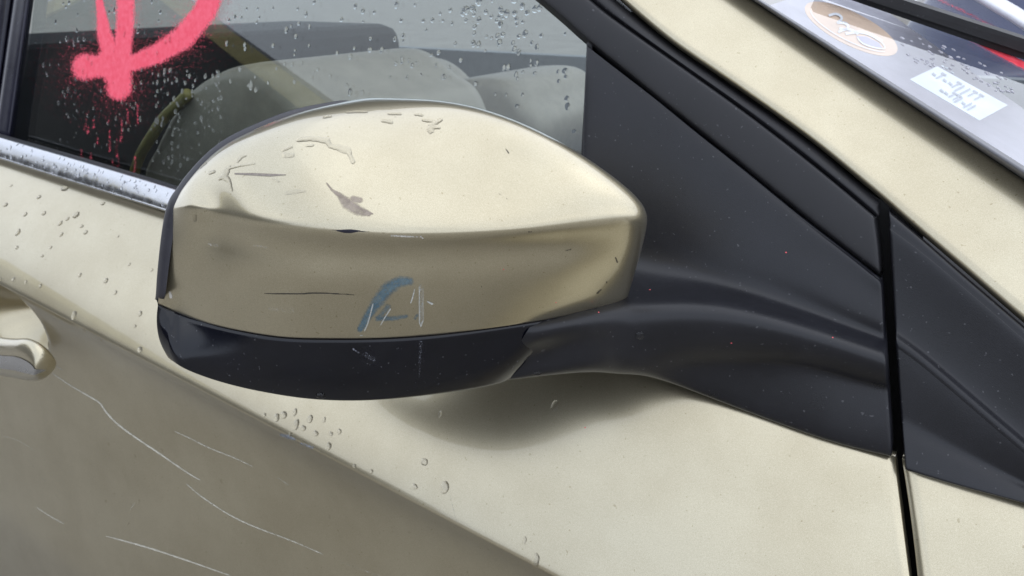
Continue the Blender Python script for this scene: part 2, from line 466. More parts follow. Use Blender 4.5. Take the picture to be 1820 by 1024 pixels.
under2 = net[-1] + np.array([(-.05, .05, .004)]*3+[(-.01, .03, .002)]*5)
net = np.concatenate([net, [under, under2]], 0)
tuck = net[:, :1].copy()
for i in range(len(net)): tuck[i, 0] += (-tj*.010-nj_*.004) if i >= 7 else np.array((-.0015, .004, 0))
net = np.concatenate([tuck, net], 1)
sail_g = hem_cols(patch(net, 200, 170), right=True)
sail = psheet('mirror_mount', sail_g, SAIL)

# ================================================================ MIRROR HOUSING
AR = R(33)
P0 = np.array((-.40, -.17, ZR)); NR = np.array((-math.cos(AR), math.sin(AR), 0)); ER = np.array((math.sin(AR), math.cos(AR), 0))
def rim(e, z): return P0 + ER*e + np.array((0, 0, z))
def rimpx(p): return hit(p, NR, NR@P0)
ridge_px = [(303, 374), (338, 367), (377, 373), (444, 388), (533, 402), (612, 409), (700, 413), (841, 411), (981, 402), (1087, 392), (1147, 378)]
ridge = [atz(p, 0) for p in ridge_px]
ridge[0] = rimpx((303, 374))
ridge += [np.array((-.164, -.043, ZR)), np.array((-.198, -.032, ZR)), np.array((-.25, -.029, ZR)), rim(.170, 0)]
rear = [rimpx((303, 372)), rimpx((319, 342)), rimpx((338, 316)), rimpx((389, 265)), rimpx((455, 229)), rimpx((533, 199)), rimpx((611, 181)), rimpx((672, 175))]
rear += [rim(.138, .043), rim(.154, .028), rim(.163, .017), rim(.168, .010), rim(.170, .007), rim(.1705, .004), rim(.1705, .002)]
ZS = -.070
seam_px = [(281, 537), (310, 551), (340, 563), (400, 581), (490, 597), (576, 601), (682, 600), (830, 588), (960, 569), (1062, 548), (1115, 530)]
seam = [atz(p, ZS+dz_) for p, dz_ in zip(seam_px, (0, -.0018, -.0038, -.0052, -.0050, -.0034, -.0015, 0, 0, 0, 0))]
seam[0] = rimpx((281, 537))
seam += [np.array((-.185, -.020, ZR+ZS)), np.array((-.21, -.018, ZR+ZS)), np.array((-.26, -.024, ZR+ZS)), rim(.168, ZS)]
NS = 260
tpar = np.array([0, .5, 1, 2, 3, 4, 5, 6.4, 7.8, 8.9, 9.6, 10.1, 10.7, 11.4, 12.2])
ts = np.linspace(0, tpar[-1], NS)
RI = spline(ridge, ts, tpar); RE = spline(rear, ts, tpar); SE = spline(seam, ts, tpar)
# outward plan normal of the ridge
tan = np.gradient(RI, axis=0); tan[:, 2] = 0
outn = np.stack([tan[:, 1], -tan[:, 0], 0*tan[:, 0]], 1); outn /= np.linalg.norm(outn, axis=1)[:, None]+1e-9
NT = 70
Z = np.array((0, 0, 1.0))
def build_top(bc):
    B = spline(np.array(bc)[:, None], ts, tpar)
    out = []
    for t_ in np.linspace(0, 1, NT):
        A = RI; Bp = RE; D = Bp-A
        Dh = D.copy(); Dh[:, 2] = 0
        dz = D[:, 2:3]
        # bezier: climbs from the ridge, crowns and rolls over towards the rear edge
        eb = np.clip((ts-7.2)/2.2, 0, 1)[:, None]
        c1 = A + Dh*(.32-.25*eb) + Z*(dz*.60 + .011*B)
        c2 = A + Dh*.68 + Z*(dz*.97 + .018*B)
        out.append((1-t_)**3*A + 3*(1-t_)**2*t_*c1 + 3*(1-t_)*t_**2*c2 + t_**3*Bp)
    out = np.array(out)
    wgt = (np.clip(np.linspace(0, 1, NT)/.25, 0, 1)[:, None]*np.clip((ts-6.2)/1.8, 0, 1)[None, :]*np.clip((12.1-ts)/.4, 0, 1)[None, :])[:, 1:-1, None]
    for _ in range(160): out[:, 1:-1] += .25*wgt*(out[:, 2:]-2*out[:, 1:-1]+out[:, :-2])
    return out
BC = [0.0, .10, .2, .32, .40, .44, .48, .62, 2.0, 2.2, 2.0, 1.5, 1.0, .6, .0]
WANT = {611: 181, 672: 176, 740: 177, 830: 186, 900: 205, 950: 226, 1000: 250, 1060: 285, 1110: 325, 1135: 352}
for it in range(14):                                   # crown height fitted to the measured outline
    top = build_top(BC)
    v = top.reshape(-1, 3)-CAM; zz = v@FWD; U = 910+FPX*(v@RGT)/zz; V = 512-FPX*(v@UPV)/zz
    for u, wv in WANT.items():
        idx = np.where(np.abs(U-u) < 5)[0]; k = idx[np.argmin(V[idx])]
        tcol = ts[k % NS]; frac = (k//NS)/(NT-1)
        if frac > .93 or frac < .02: continue
        dz = (V[k]-wv)*zz[k]/FPX
        wts = np.clip(1-np.abs(tpar-tcol)/1.6, 0, 1)
        for i in range(8, 13): BC[i] = min(5.0, max(.2, BC[i]+wts[i]*dz/.011*.25))
    BC[7] = .62
print('bulge', np.round(BC, 2))
top = build_top(BC)
low = []
NL = 70
fade = np.clip(ts/3.6, 0, 1)**1.0
endf = np.clip((9.7-ts)/1.6, 0, 1)
for t_ in np.linspace(0, 1, NL)[1:]:
    base = RI*(1-t_) + SE*t_
    und = .0032*math.exp(-((t_-.20)/.17)**2)
    und *= 1
    belly = .0012*math.sin(math.pi*min(1, max(0, (t_-.2)/.8)))
    endb = .0022*np.exp(-((ts-9.75)/.75)**2)*math.sin(math.pi*t_**.55)
    low.append(base + outn*((-und*min(1, t_/.12)+belly)*fade*endf+endb)[:, None])
low = np.array(low)
cap_g = np.concatenate([top[::-1], low], 0)
cap_s = smooth_rows(cap_g, 60); wk = (np.clip((ts-7.4)/2.0, 0, 1)**1.5*.85)[None, :, None]
cap_g = smooth_rows(cap_g, 14)*(1-wk)+cap_s*wk
# roll the lower edge of the cap in
edge = cap_g[-1] - outn*.0015*fade[:, None] + Z*(-.0012)
edge2 = cap_g[-1] - outn*.008*fade[:, None] + Z*(-.0008)
cap_g = np.concatenate([cap_g, [edge, edge2]], 0)

# bezel behind the cap, built as the mirror's own ring (side_mirror)
zc_ = lambda e, z: rim(e, z)
outl_px = [(299, 636), (284, 600), (279, 560), (281, 537), (290, 450), (303, 372), (319, 342), (338, 316), (389, 265), (455, 229), (533, 199), (611, 181), (672, 175)]
outl = [rimpx(p) for p in outl_px] + [rim(.138, .043), rim(.154, .028), rim(.163, .017), rim(.1695, .004), rim(.1705, -.01), rim(.169, -.06), rim(.162, -.09), rim(.145, -.108), rim(.10, -.114), rim(.04, -.115), rim(-.015, -.112)]
outl = np.array(outl)
oc = np.vstack([outl, outl[:3]]); tt = np.arange(len(oc), dtype=float)
ring = spline(oc, np.linspace(1, len(outl)+1, 220, endpoint=False), tt)
cen = ring.mean(0)
def ring_off(o, back):
    d = ring-cen; d /= np.linalg.norm(d, axis=1)[:, None]
    e = (ring-cen)@ER; z = ring[:, 2]-ZR
    k = np.clip((z+.110)/.06, 0, 1)*np.clip((.05-e)/.06, 0, 1)
    k = (.15+.85*k)[:, None]
    return ring + d*((o if o < 0 else o*k)-.005*np.clip((.45-k)/.3, 0, 1)-.020*np.clip((-.066-z)/.004, 0, 1)[:, None]) + NR*((back if back < 0 else back*k)+.007*np.clip((-.060-z)/.006, 0, 1)[:, None])
side_g = np.array([ring_off(-.004, -.006), ring_off(-.0006, -.0035), ring_off(.0010, .0002), ring_off(.0018, .0018), ring_off(.0022, .0034), ring_off(.0016, .0050), ring_off(-.0001, .0060), ring_off(-.005, .0058), ring_off(-.006, .003)])
BEZEL = plastic_mat('bezel_plastic', (.030, .029, .036), .38, .1)
mir = psheet('side_mirror', side_g, BEZEL, None, True)
me = mir.data
bm_n = sum(p.area*p.normal.dot(p.center-Vector(cen)) for p in me.polygons)
if bm_n < 0: me.flip_normals()
bpy.context.view_layer.update()
cap = psheet('mirror_cap', cap_g, PAINT, mir)
gv = ring_off(-.0055, .0045)
mg = mesh('mirror_glass', list(gv)+[cen+NR*.0045], [(i, (i+1) % len(gv), len(gv)) for i in range(len(gv))])
adopt(link('mirror_glass', mg, MIRRORM), mir)

# lower cover
bot_px = [(299, 636), (316, 650), (348, 666), (410, 686), (480, 701), (541, 710), (611, 714), (717, 709), (857, 690), (904, 676)]
ZL = -.121
bt = [atz(p, z_) for p, z_ in zip(bot_px, (0, -.1035, -.108, -.1135, -.117, -.119, -.120, ZL, ZL, ZL))]; bt[0] = rimpx((299, 636))
sp = [(281, 540), (310, 554), (340, 566), (400, 584), (490, 600), (576, 604), (682, 603), (800, 595), (930, 577), (984, 569)]
st = [atz(p, ZS-.001+dz_) for p, dz_ in zip(sp, (0, -.0018, -.0038, -.0052, -.0050, -.0034, -.0015, 0, 0, 0))]; st[0] = rimpx((281, 540))
st = np.array(st); bt = np.array(bt)
S_ = spline(st, 160); B_ = spline(bt, 160)
tn = np.gradient(S_, axis=0); tn[:, 2] = 0
on = np.stack([tn[:, 1], -tn[:, 0], 0*tn[:, 0]], 1); on /= np.linalg.norm(on, axis=1)[:, None]
fd = np.clip(np.linspace(0, 12, 160), 0, 1)[:, None]
rows = [S_-on*.010+Z*.001, S_-on*.0025+Z*.0006, S_-on*.0004]
rimc = spline([rimpx(p) for p in ((281, 540), (278.5, 570), (284, 606), (299, 636))], 101)
fcol = (.5+.5*np.cos(np.pi*np.clip(np.linspace(0, 1, 160)*6, 0, 1)))[:, None]
for t_ in np.linspace(0, 1, 40)[1:]:
    cor = rimc[int(round(t_*100))]-(S_[0]*(1-t_)+B_[0]*t_)
    rows.append(S_*(1-t_)+B_*t_ + fcol*cor + on*(.0030*math.sin(math.pi*t_**1.3))*fd)
for k, (a, d) in enumerate(((.003, -.0012), (.010, -.0022), (.03, -.003), (.07, -.003))):
    rows.append(B_-on*a*fd+Z*d*fd)
lower_g = smooth_rows(np.array(rows), 2)
lower = psheet('lower_cover', lower_g, COVER, mir)
inn = rimc + (cen-rimc)/np.linalg.norm(cen-rimc, axis=1)[:, None]*.024
psheet('cover_edge', np.array([lower_g[3:42, 0][np.linspace(0, 38, 101).astype(int)], inn+NR*.006]), COVER, mir)

# report silhouettes
def sil(g, us, top=True):
    P = g.reshape(-1, 3); v = P-CAM; z = v@FWD
    U = 910+FPX*(v@RGT)/z; V = 512-FPX*(v@UPV)/z
    return [(u, int((V[np.abs(U-u) < 4].min() if top else V[np.abs(U-u) < 4].max()))) for u in us]
print('CAP TOP', sil(cap_g, (340, 400, 455, 533, 611, 672, 740, 830, 900, 1000, 1060, 1110, 1140)))
print('want    340:314 400:257 455:229 533:199 611:181 672:176 740:177 830:186 900:205 1000:250 1060:285 1110:325 1140:360')
print('CAP max u', (lambda P: (910+FPX*(P@RGT)/(P@FWD)).max())(cap_g.reshape(-1, 3)-CAM))
print('LOW BOT', sil(lower_g, (300, 348, 436, 541, 611, 717, 857), False))

# ---- belt moulding (chrome), its seal and the side glass
CH_T = [(-260, 166), (0, 244), (150, 288), (312, 337), (500, 398), (800, 494), (1048, 575)]
CH_B = [(-260, 200), (0, 283), (150, 331), (297, 377), (500, 444), (800, 545), (1048, 632)]
cr = []
for f_, o in ((0, .014), (0, .004), (.06, .0005), (.25, -.0028), (.5, -.0062), (.75, -.0092), (.92, -.0108), (1.0, -.0085), (1.0, .012)):
    cr.append([aty(lerp2(a, b_, f_), o) for a, b_ in zip(CH_T, CH_B)])
chrome = psheet('belt_moulding', patch(cr, 40, 60), CHROME)
br = []
for f_, o in ((-.16, .020), (-.14, .014), (0.02, .006), (.06, .010)):
    br.append([aty(lerp2(a, b_, f_), o) for a, b_ in zip(CH_T, CH_B)])
psheet('window_sweep', patch(br, 12, 40), RUBBER)
GO = .016
wg = np.array([[ats((60, -60), GO), ats((880, -60), GO), ats((1110, 60), GO)], [ats((40, 120), GO), ats((500, 200), GO), ats((1060, 330), GO)], [ats((0, 262), GO), ats((500, 420), GO), ats((1060, 600), GO)]])
gl = patch(wg, 8, 12)
nG = np.array((0, 1, -KT)); nG /= np.linalg.norm(nG)
gv = np.concatenate([gl.reshape(-1, 3), gl.reshape(-1, 3)+nG*.004]); N_ = 96
fs = grid_faces(8, 12)
gme = mesh('door_window', gv, [f for f in fs]+[tuple(i+N_ for i in f[::-1]) for f in fs])
window = adopt(link('door_window', face_cam(gme), GLASS))
# divider between glass and sail panel
dv = np.array([[ats(p, o) for p in ((1046, 70), (1040, 200), (1034, 330), (1030, 600))] for o in (.02,)]
              + [[ats((p[0]+dx, p[1]), o) for p in ((1046, 70), (1040, 200), (1034, 330), (1030, 600))] for dx, o in ((-3, .012), (-1, .006), (4, .005), (9, .007), (11, .016))])
psheet('division_bar', patch(dv, 16, 20), RUBBER)
# centre pillar trim at the rear of the window
bp = np.array([[ats((46+x-.142*y*1.0, y), o) for y in (-40, 80, 160, 262)] for x, o in ((14, .022), (10, .012), (4, .004), (-10, .003), (-22, .004), (-24, .012), (-26, .012), (-30, .002), (-90, .0), (-200, 0.0))])
psheet('centre_pillar', patch(bp, 40, 12), plastic_mat('pillar_gloss', (.012, .012, .024), .22, .02))

# ================================================================ INTERIOR seen through the window
HEAD = flat_mat('cabin_dark', (.010, .010, .011), .8)
PALE = flat_mat('cabin_pale_grey', (.20, .225, .24), .7)
LEATHER = flat_mat('cream_leather', (.36, .325, .255), .5)
PIPE = flat_mat('olive_piping', (.30, .26, .08), .6)
def box(name, lo, hi, mat, bev=0.0, p=None):
    return adopt(link(name, box_mesh(name, lo, hi, bev), mat), p)
box('cabin_floor', (-2.6, .08, .30), (.2, 1.70, .34), HEAD)
box('underbody', (-3.2, .06, .14), (1.2, 1.74, .299), HEAD, .03)  # unseen box added to block light under the car and darken the ground
box('rear_seat', (-2.3, .10, .34), (-1.75, 1.66, 1.05), HEAD, .06)
box('parcel_shelf', (-2.95, .08, .95), (-2.3, 1.68, 1.0), HEAD)
box('roof_lining', (-2.9, .30, 1.52), (-.75, 1.48, 1.56), HEAD)
box('far_door', (-2.6, 1.66, .34), (.1, 1.72, .97), PALE)
box('dash_panel', (-.30, .10, .60), (.25, 1.64, .90), HEAD, .05)
def prism(name, px, y0, y1, mat, p=None, rnd=True):
    """rounded slab: outline traced on the near side y0, extruded to y1"""
    P = np.array([aty(q, y0) for q in px])
    k = len(P); oc = np.vstack([P, P[:3]])
    ringp = spline(oc, np.linspace(1, k+1, 90, endpoint=False), np.arange(k+3, dtype=float))
    c = ringp.mean(0); th = y1-y0
    secs = []
    for sc_, yy in ((.80, y0), (.93, y0+.008), (.985, y0+.025), (1.0, y0+.05), (1.0, y1-.05), (.985, y1-.025), (.93, y1-.008), (.80, y1)):
        q = c+(ringp-c)*sc_; q[:, 1] = yy; secs.append(q)
    V = np.vstack(secs+[[(c[0], y0, c[2])], [(c[0], y1, c[2])]]); n = 90; m = len(secs)
    F = grid_faces(m, n, True)
    F += [((i+1) % n, i, m*n) for i in range(n)] + [((m-1)*n+i, (m-1)*n+(i+1) % n, m*n+1) for i in range(n)]
    return adopt(link(name, mesh(name, V, F), mat), p)
seat = prism('front_seat', [(240, 330), (262, 270), (300, 195), (350, 140), (410, 116), (470, 128), (530, 180), (585, 240), (560, 420), (300, 440)], .24, .62, LEATHER)
# far seat, dash hood and trim glimpsed through the glass
prism('far_seat', [(420, 250), (440, 180), (500, 138), (590, 121), (644, 135), (685, 173), (720, 260), (600, 330)], .95, 1.35, LEATHER)
prism('dash_hood', [(720, 260), (745, 180), (790, 146), (864, 140), (908, 158), (930, 190), (956, 240), (900, 330), (780, 330)], .80, 1.15, LEATHER)
def post(name, px, y0, th, mat):
    P = [aty(p, y0) for p in px]; n = len(P)
    V = [*P] + [q+np.array((0, th, 0)) for q in P]
    F = [tuple(range(n))[::-1], tuple(range(n, 2*n))] + [(i, (i+1) % n, n+(i+1) % n, n+i) for i in range(n)]
    return adopt(link(name, mesh(name, V, F, False), mat))
post('far_centre_pillar', [(128, 130), (148, 128), (146, 250), (124, 246)], 1.45, .1, flat_mat('pillar_beige', (.26, .25, .21), .6))
post('seat_buckle', [(52, 166), (60, 165), (92, 170), (91, 175), (60, 171)], .9, .02, LEATHER)
post('seat_buckle', [(172, 181), (236, 188), (238, 193), (205, 191), (174, 186)], .8, .02, LEATHER)
# seat piping
def tube(name, pts, r, mat, p=None, n=8):
    pts = spline(np.array(pts), 30); T = np.gradient(pts, axis=0); T /= np.linalg.norm(T, axis=1)[:, None]
    rows = []
    for q, tt_ in zip(pts, T):
        a = np.cross(tt_, (0.13, .2, .97)); a /= np.linalg.norm(a); bb = np.cross(tt_, a)
        rows.append([q+r*(math.cos(k*2*math.pi/n)*a+math.sin(k*2*math.pi/n)*bb) for k in range(n)])
    g = np.array(rows)
    V = np.vstack([g.reshape(-1, 3), pts[:1], pts[-1:]]); F = grid_faces(30, n, True)
    F += [((i+1) % n, i, 30*n) for i in range(n)] + [(29*n+i, 29*n+(i+1) % n, 30*n+1) for i in range(n)]
    return adopt(link(name, mesh(name, V, F), mat), p)
tube('seat_piping', [aty(p, .235) for p in ((335, 166), (318, 184), (290, 212), (268, 245), (250, 275), (238, 310))], .008, PIPE)

# ---- door handle
HY = YC-.030
hx = np.array([-330, -200, -100, 0, 42, 61, 72, 79, 83])
htop = [(-330, 540), (-200, 562), (-100, 580), (0, 600), (42, 602), (61, 609), (72, 619), (80, 634), (84, 655)]
hbot = [(-330, 606), (-200, 630), (-100, 648), (0, 666), (42, 674), (61, 677), (72, 676), (80, 671), (84, 659)]
HT = spline([aty(p, HY) for p in htop], 60); HB = spline([aty(p, HY) for p in hbot], 60)
rows = []; crow = []
for a, b_ in zip(HT, HB):
    c = (a+b_)/2; h_ = (a-b_)/2; dpt = .011*min(1, np.linalg.norm(h_)/.012)
    rows.append([c+h_*math.cos(q)+np.array((0, -dpt*math.sin(q), 0)) for q in np.linspace(0, 2*math.pi, 28, endpoint=False)])
    crow.append([c+h_*1.02*math.cos(q)+np.array((0, -dpt*1.08*math.sin(q), 0)) for q in np.linspace(1.22, 1.90, 10)])
hg = np.array(rows); hv = np.vstack([hg.reshape(-1, 3), [hg[-1].mean(0)], [hg[0].mean(0)]])
hf = grid_faces(60, 28, True)+[(59*28+i, 59*28+(i+1) % 28, 1680) for i in range(28)]+[((i+1) % 28, i, 1681) for i in range(28)]
handle = adopt(link('door_handle', face_cam(mesh('door_handle', hv, hf)), PAINT))
bpy.context.view_layer.update()
psheet('handle_trim', np.array(crow), CHROME, handle)

# ---- windshield furniture
def wpoly(name, px, mat, p, off=-.0040):
    P = [atw(q, off) for q in px]
    c = np.mean(P, 0); n = len(P)
    V = [*P, *[q-NW*.0003 for q in P]]
    me = mesh(name, V, [tuple(range(n)), tuple(range(2*n-1, n-1, -1))]+[(i, n+i, n+(i+1) % n, (i+1) % n) for i in range(n)], False)
    return adopt(link(name, face_cam(me), mat), p)
def wribbon(name, strokes, mat, p, off=-.0034):
    V = []; F = []
    for pts, wd in strokes:
        pts = spline(np.array(pts, float), max(2, 5*len(pts))) if len(pts) > 2 else np.array(pts, float)
        T = np.gradient(pts, axis=0); T /= np.linalg.norm(T, axis=1)[:, None]+1e-9
        N = np.stack([-T[:, 1], T[:, 0]], 1); n0 = len(V)
        for q, nn in zip(pts, N): V += [atw(q+nn*wd/2, off), atw(q-nn*wd/2, off)]
        for i in range(len(pts)-1): F.append((n0+2*i, n0+2*i+1, n0+2*i+3, n0+2*i+2))
    return adopt(link(name, face_cam(mesh(name, V, F, False)), mat), p)
PEACH = flat_mat('sticker_peach', (.74, .55, .40), .5); WHITEP = flat_mat('sticker_white', (.80, .82, .84), .5)
PURP = flat_mat('sticker_lavender', (.42, .40, .54), .5); INK = flat_mat('label_ink', (.30, .33, .39), .5)
PALEP = flat_mat('label_paper', (.66, .72, .75), .5)
ca, sa = math.cos(R(26.5)), math.sin(R(26.5))
el = lambda a, b_, q: (1513+a*math.cos(q)*ca-b_*math.sin(q)*sa, 51+a*math.cos(q)*sa+b_*math.sin(q)*ca)
st_ = wpoly('round_sticker', [el(91, 29, q) for q in np.linspace(0, 2*math.pi, 64, endpoint=False)], PEACH, ws)
# white figures on the round sticker
# figures "33" and a slanted bar
wribbon('round_sticker_print', [
    ([(1473, 28), (1487, 25), (1496, 33), (1489, 40), (1497, 40), (1507, 45), (1504, 52), (1492, 50)], 4.5),
    ([(1490, 57), (1506, 52), (1519, 56), (1525, 61)], 4), ([(1503, 60), (1530, 57), (1552, 64), (1568, 74)], 5),
    ([(1568, 76), (1572, 86), (1552, 84), (1532, 76), (1524, 66)], 2.2)], WHITEP, ws)
wpoly('round_sticker_patch', [(1522, 64), (1540, 65), (1562, 76), (1569, 86), (1550, 83), (1530, 76)], PURP, ws, -.0037)
wribbon('round_sticker_ring', [([el(80, 22, q) for q in np.linspace(.15*math.pi, .95*math.pi, 24)], 1.3)], WHITEP, ws)
lab = [(1617, 141), (1666, 118), (1791, 187), (1741, 214)]
wpoly('label_sticker', lab, PALEP, ws)
def lp(a, b_):
    q = (np.array(lab[0])*(1-a)+np.array(lab[3])*a)*(1-b_)+(np.array(lab[1])*(1-a)+np.array(lab[2])*a)*b_
    return tuple(q)
# lettering of the label: two lines of characters
strk = []
rl = random.Random(5)
for a0, b0, hh, n_ in ((.07, .50, .36, 9), (.34, .12, .30, 8)):
    x = a0
    for i in range(n_):
        k = rl.choice((0, 1, 2))
        if k == 0: strk.append(([lp(x, b0), lp(x, b0+hh)], 3.2))
        elif k == 1: strk += [([lp(x-.02, b0+hh), lp(x+.05, b0+hh)], 3.0), ([lp(x+.02, b0+hh*.2), lp(x+.02, b0+hh)], 2.6)]
        else: strk.append(([lp(x-.01, b0+hh*.5), lp(x+.05, b0+hh*.4)], 3.5))
        x += rl.uniform(.055, .095)
wribbon('label_print', strk, INK, ws)
# wiper: arm and blade lying on the glass
def bar(name, px0, px1, h0, h1, off0, mat, p=None, wdt=.008):
    A0 = [atw(q, off0) for q in (px0, px1)]
    T = A0[1]-A0[0]; T /= np.linalg.norm(T); S = np.cross(T, NW); S /= np.linalg.norm(S)
    V = []
    for q, hh in zip(A0, (h0, h1)):
        for sx, sz in ((-1, 0), (1, 0), (.7, 1), (-.7, 1)): V.append(q+S*sx*wdt/2+NW*sz*hh)
    me = mesh(name, V, [(0, 1, 2, 3)[::-1], (4, 5, 6, 7), (0, 1, 5, 4), (1, 2, 6, 5), (2, 3, 7, 6), (3, 0, 4, 7)], False)
    return adopt(link(name, me, mat), p)
wb = bar('wiper_blade', (1440, -28), (1960, 152), .004, .006, .001, RUBBER)
bpy.context.view_layer.update()
bar('wiper_arm', (1470, -28), (1965, 138), .007, .010, .007, FRAME, wb, .012)
# far edge of the windshield, its pillar, and a parked dark blue car beyond
fp = [[atw((p[0]+dx, p[1]+dy), o) for p in ((1660, -60), (1745, -2), (1790, 25), (1822, 45), (1900, 92))] for dx, dy, o in ((-8, 6, .0), (-5, 4, .012), (6, -5, .016), (16, -12, .008), (18, -14, -.03))]
psheet('far_pillar', patch(fp, 12, 20), flat_mat('pillar_pale', (.62, .62, .66), .35))

# ================================================================ decals, scratches, water
TREES = {'cap': bvh(cap), 'door': bvh(door), 'fender': bvh(fender), 'lower': bvh(lower), 'sail': bvh(sail), 'window': bvh(window), 'chrome': bvh(chrome), 'pillar': bvh(pillar), 'ws': bvh(ws)}
def seg_dist(U, V, pts):
    """distance and interpolated radius to a polyline [(u,v,r),...]: returns min(dist - r) style field"""
    best = np.full(U.shape, -1e9)
    for (x0, y0, r0), (x1, y1, r1) in zip(pts[:-1], pts[1:]):
        dx, dy = x1-x0, y1-y0; L2_ = dx*dx+dy*dy+1e-9
        tt_ = np.clip(((U-x0)*dx+(V-y0)*dy)/L2_, 0, 1)
        d = np.hypot(U-(x0+tt_*dx), V-(y0+tt_*dy)); rr = r0+(r1-r0)*tt_
        best = np.maximum(best, 1-d/rr)
    return best                                        # 1 on the axis, 0 at the radius
def surf_grid(tree, u0, v0, u1, v1, step):
    us = np.arange(u0, u1+step, step); vs = np.arange(v0, v1+step, step)
    P = np.zeros((len(vs), len(us), 3)); N = np.zeros_like(P); ok = np.zeros(P.shape[:2], bool)
    for j, vv in enumerate(vs):
        for i, uu in enumerate(us):
            h = cast(tree, (uu, vv))
            if h: P[j, i] = h[0]; N[j, i] = h[1]; ok[j, i] = True
    U, V = np.meshgrid(us, vs)
    return U, V, P, N, ok
def field_mesh(name, U, V, P, N, ok, F, lift, keep=0.0):
    """mesh of the cells where the field F is above keep; lift = offset along the normal"""
    use = ok & (F > keep); nj, ni = F.shape
    cell = (use[:-1, :-1] | use[1:, :-1] | use[:-1, 1:] | use[1:, 1:]) & ok[:-1, :-1] & ok[1:, :-1] & ok[:-1, 1:] & ok[1:, 1:]
    idx = -np.ones((nj, ni), int); verts = []; fa = []; att = []
    Q = P + N*lift[..., None]
    for j, i in zip(*np.where(cell)):
        f = []
        for a, b_ in ((j, i), (j+1, i), (j+1, i+1), (j, i+1)):
            if idx[a, b_] < 0: idx[a, b_] = len(verts); verts.append(Q[a, b_]); att.append(F[a, b_])
            f.append(int(idx[a, b_]))
        fa.append(tuple(f))
    me = face_cam(mesh(name, verts, fa))
    at_ = me.attributes.new('wear', 'FLOAT', 'POINT'); at_.data.foreach_set('value', np.array(att, dtype=np.float32))
    return me
def mark_mat(name, col, col2, scale, gain, rough=.5, stretch=None, lo=.40, hi=.62, top=1.0):
    m, t, b = new_mat(name)
    out = t.nodes['Material Output']
    at_ = nd(t, 'ShaderNodeAttribute'); at_.attribute_name = 'wear'
    n = noise_tex(t, scale, 4, .7)
    if stretch:
        mp = nd(t, 'ShaderNodeMapping'); mp.inputs['Scale'].default_value = stretch
        t.links.new(t.nodes['TC'].outputs['Object'], mp.inputs[0]); t.links.new(mp.outputs[0], n.inputs['Vector'])
    ad = nd(t, 'ShaderNodeMath', operation='SUBTRACT'); ad.inputs[1].default_value = .5
    t.links.new(n.outputs['Fac'], ad.inputs[0])
    mu = nd(t, 'ShaderNodeMath', operation='MULTIPLY'); mu.inputs[1].default_value = gain
    t.links.new(ad.outputs[0], mu.inputs[0])
    sm = nd(t, 'ShaderNodeMath', operation='ADD'); t.links.new(at_.outputs['Fac'], sm.inputs[0]); t.links.new(mu.outputs[0], sm.inputs[1])
    r = ramp(t, sm.outputs[0], [(lo, (0, 0, 0)), (hi, (top,)*3)])
    n2 = noise_tex(t, scale*.4, 3, .6); rc = ramp(t, n2.outputs['Fac'], [(.35, col), (.65, col2)])
    t.links.new(rc.outputs[0], b.inputs['Base Color']); b.inputs['Roughness'].default_value = rough
    tr = nd(t, 'ShaderNodeBsdfTransparent'); mx = nd(t, 'ShaderNodeMixShader')
    t.links.new(r.outputs[0], mx.inputs[0]); t.links.new(tr.outputs[0], mx.inputs[1]); t.links.new(b.outputs[0], mx.inputs[2])
    t.links.new(mx.outputs[0], out.inputs[0]); return m
def marks(name, key, box_, step, strokes, mat, p, soft=1.0, lift=.00012):
    U, V, P, N, ok = surf_grid(TREES[key], *box_, step)
    F = np.zeros(U.shape)
    for amp, pts in strokes: F = np.maximum(F, amp*np.clip(seg_dist(U, V, pts)*soft, 0, 1))
    me = field_mesh(name, U, V, P, N, ok, F, np.full(U.shape, lift), .001)
    return adopt(link(name, me, mat), p)

# pink spray on the side window
U, V, P, N, ok = surf_grid(TREES['window'], 30, -16, 430, 330, 2.0)
F = np.zeros(U.shape)
core = [[(224, -30, 19), (223, 40, 18), (217, 100, 19), (213, 140, 25), (212, 156, 26)],
        [(152, 119, 27), (175, 118, 22), (215, 125, 20)], [(172, -30, 5), (180, 20, 9), (186, 62, 15), (205, 118, 24)],
        [(384, -30, 24), (364, 22, 24), (325, 68, 24), (278, 97, 20), (240, 111, 17), (205, 120, 17)], [(190, 105, 20), (205, 130, 26)]]
for c in core: F = np.maximum(F, np.clip(seg_dist(U, V, c)*1.1+.42, 0, 1)*np.clip(seg_dist(U, V, c)+.55, 0, 1.0))
halo = np.zeros(U.shape)
for c in core: halo = np.maximum(halo, np.exp(-np.clip(1-seg_dist(U, V, c), 0, None)*.42))
F = np.maximum(F*1.15, halo*.40-.06)
for k in range(16):                                    # thin broken runs below the letters
    x = float(rng.uniform(125, 262)); y0 = float(rng.uniform(185, 285)); y1 = min(y0+float(rng.uniform(8, 40)), 250+.30*x)
    F = np.maximum(F, float(rng.uniform(.24, .36))*np.clip(seg_dist(U, V, [(x, y0, 2.5), (x+float(rng.uniform(-2, 2)), y1, 4.0)])*1.6, 0, 1))
spray = mark_mat('pink_spray_paint', (.95, .075, .135), (1.0, .13, .20), 420, 1.5, .55, None, .22, .72)
adopt(link('pink_graffiti', field_mesh('pink_graffiti', U, V, P, N, ok, F, np.full(U.shape, .0003), .02), spray), window)
# red spray on the windshield
marks('red_graffiti', 'ws', (1640, -10, 1830, 150), 2.0, [(1.0, [(1680, 44, 4), (1720, 64, 8), (1770, 92, 9), (1840, 128, 10)]), (.45, [(1650, -8, 5), (1710, 20, 7), (1770, 50, 6)]), (.35, [(1690, 60, 10), (1830, 140, 24)])], mark_mat('red_spray_paint', (.75, .03, .06), (.9, .10, .13), 400, .7), ws, 1.4, .0006)

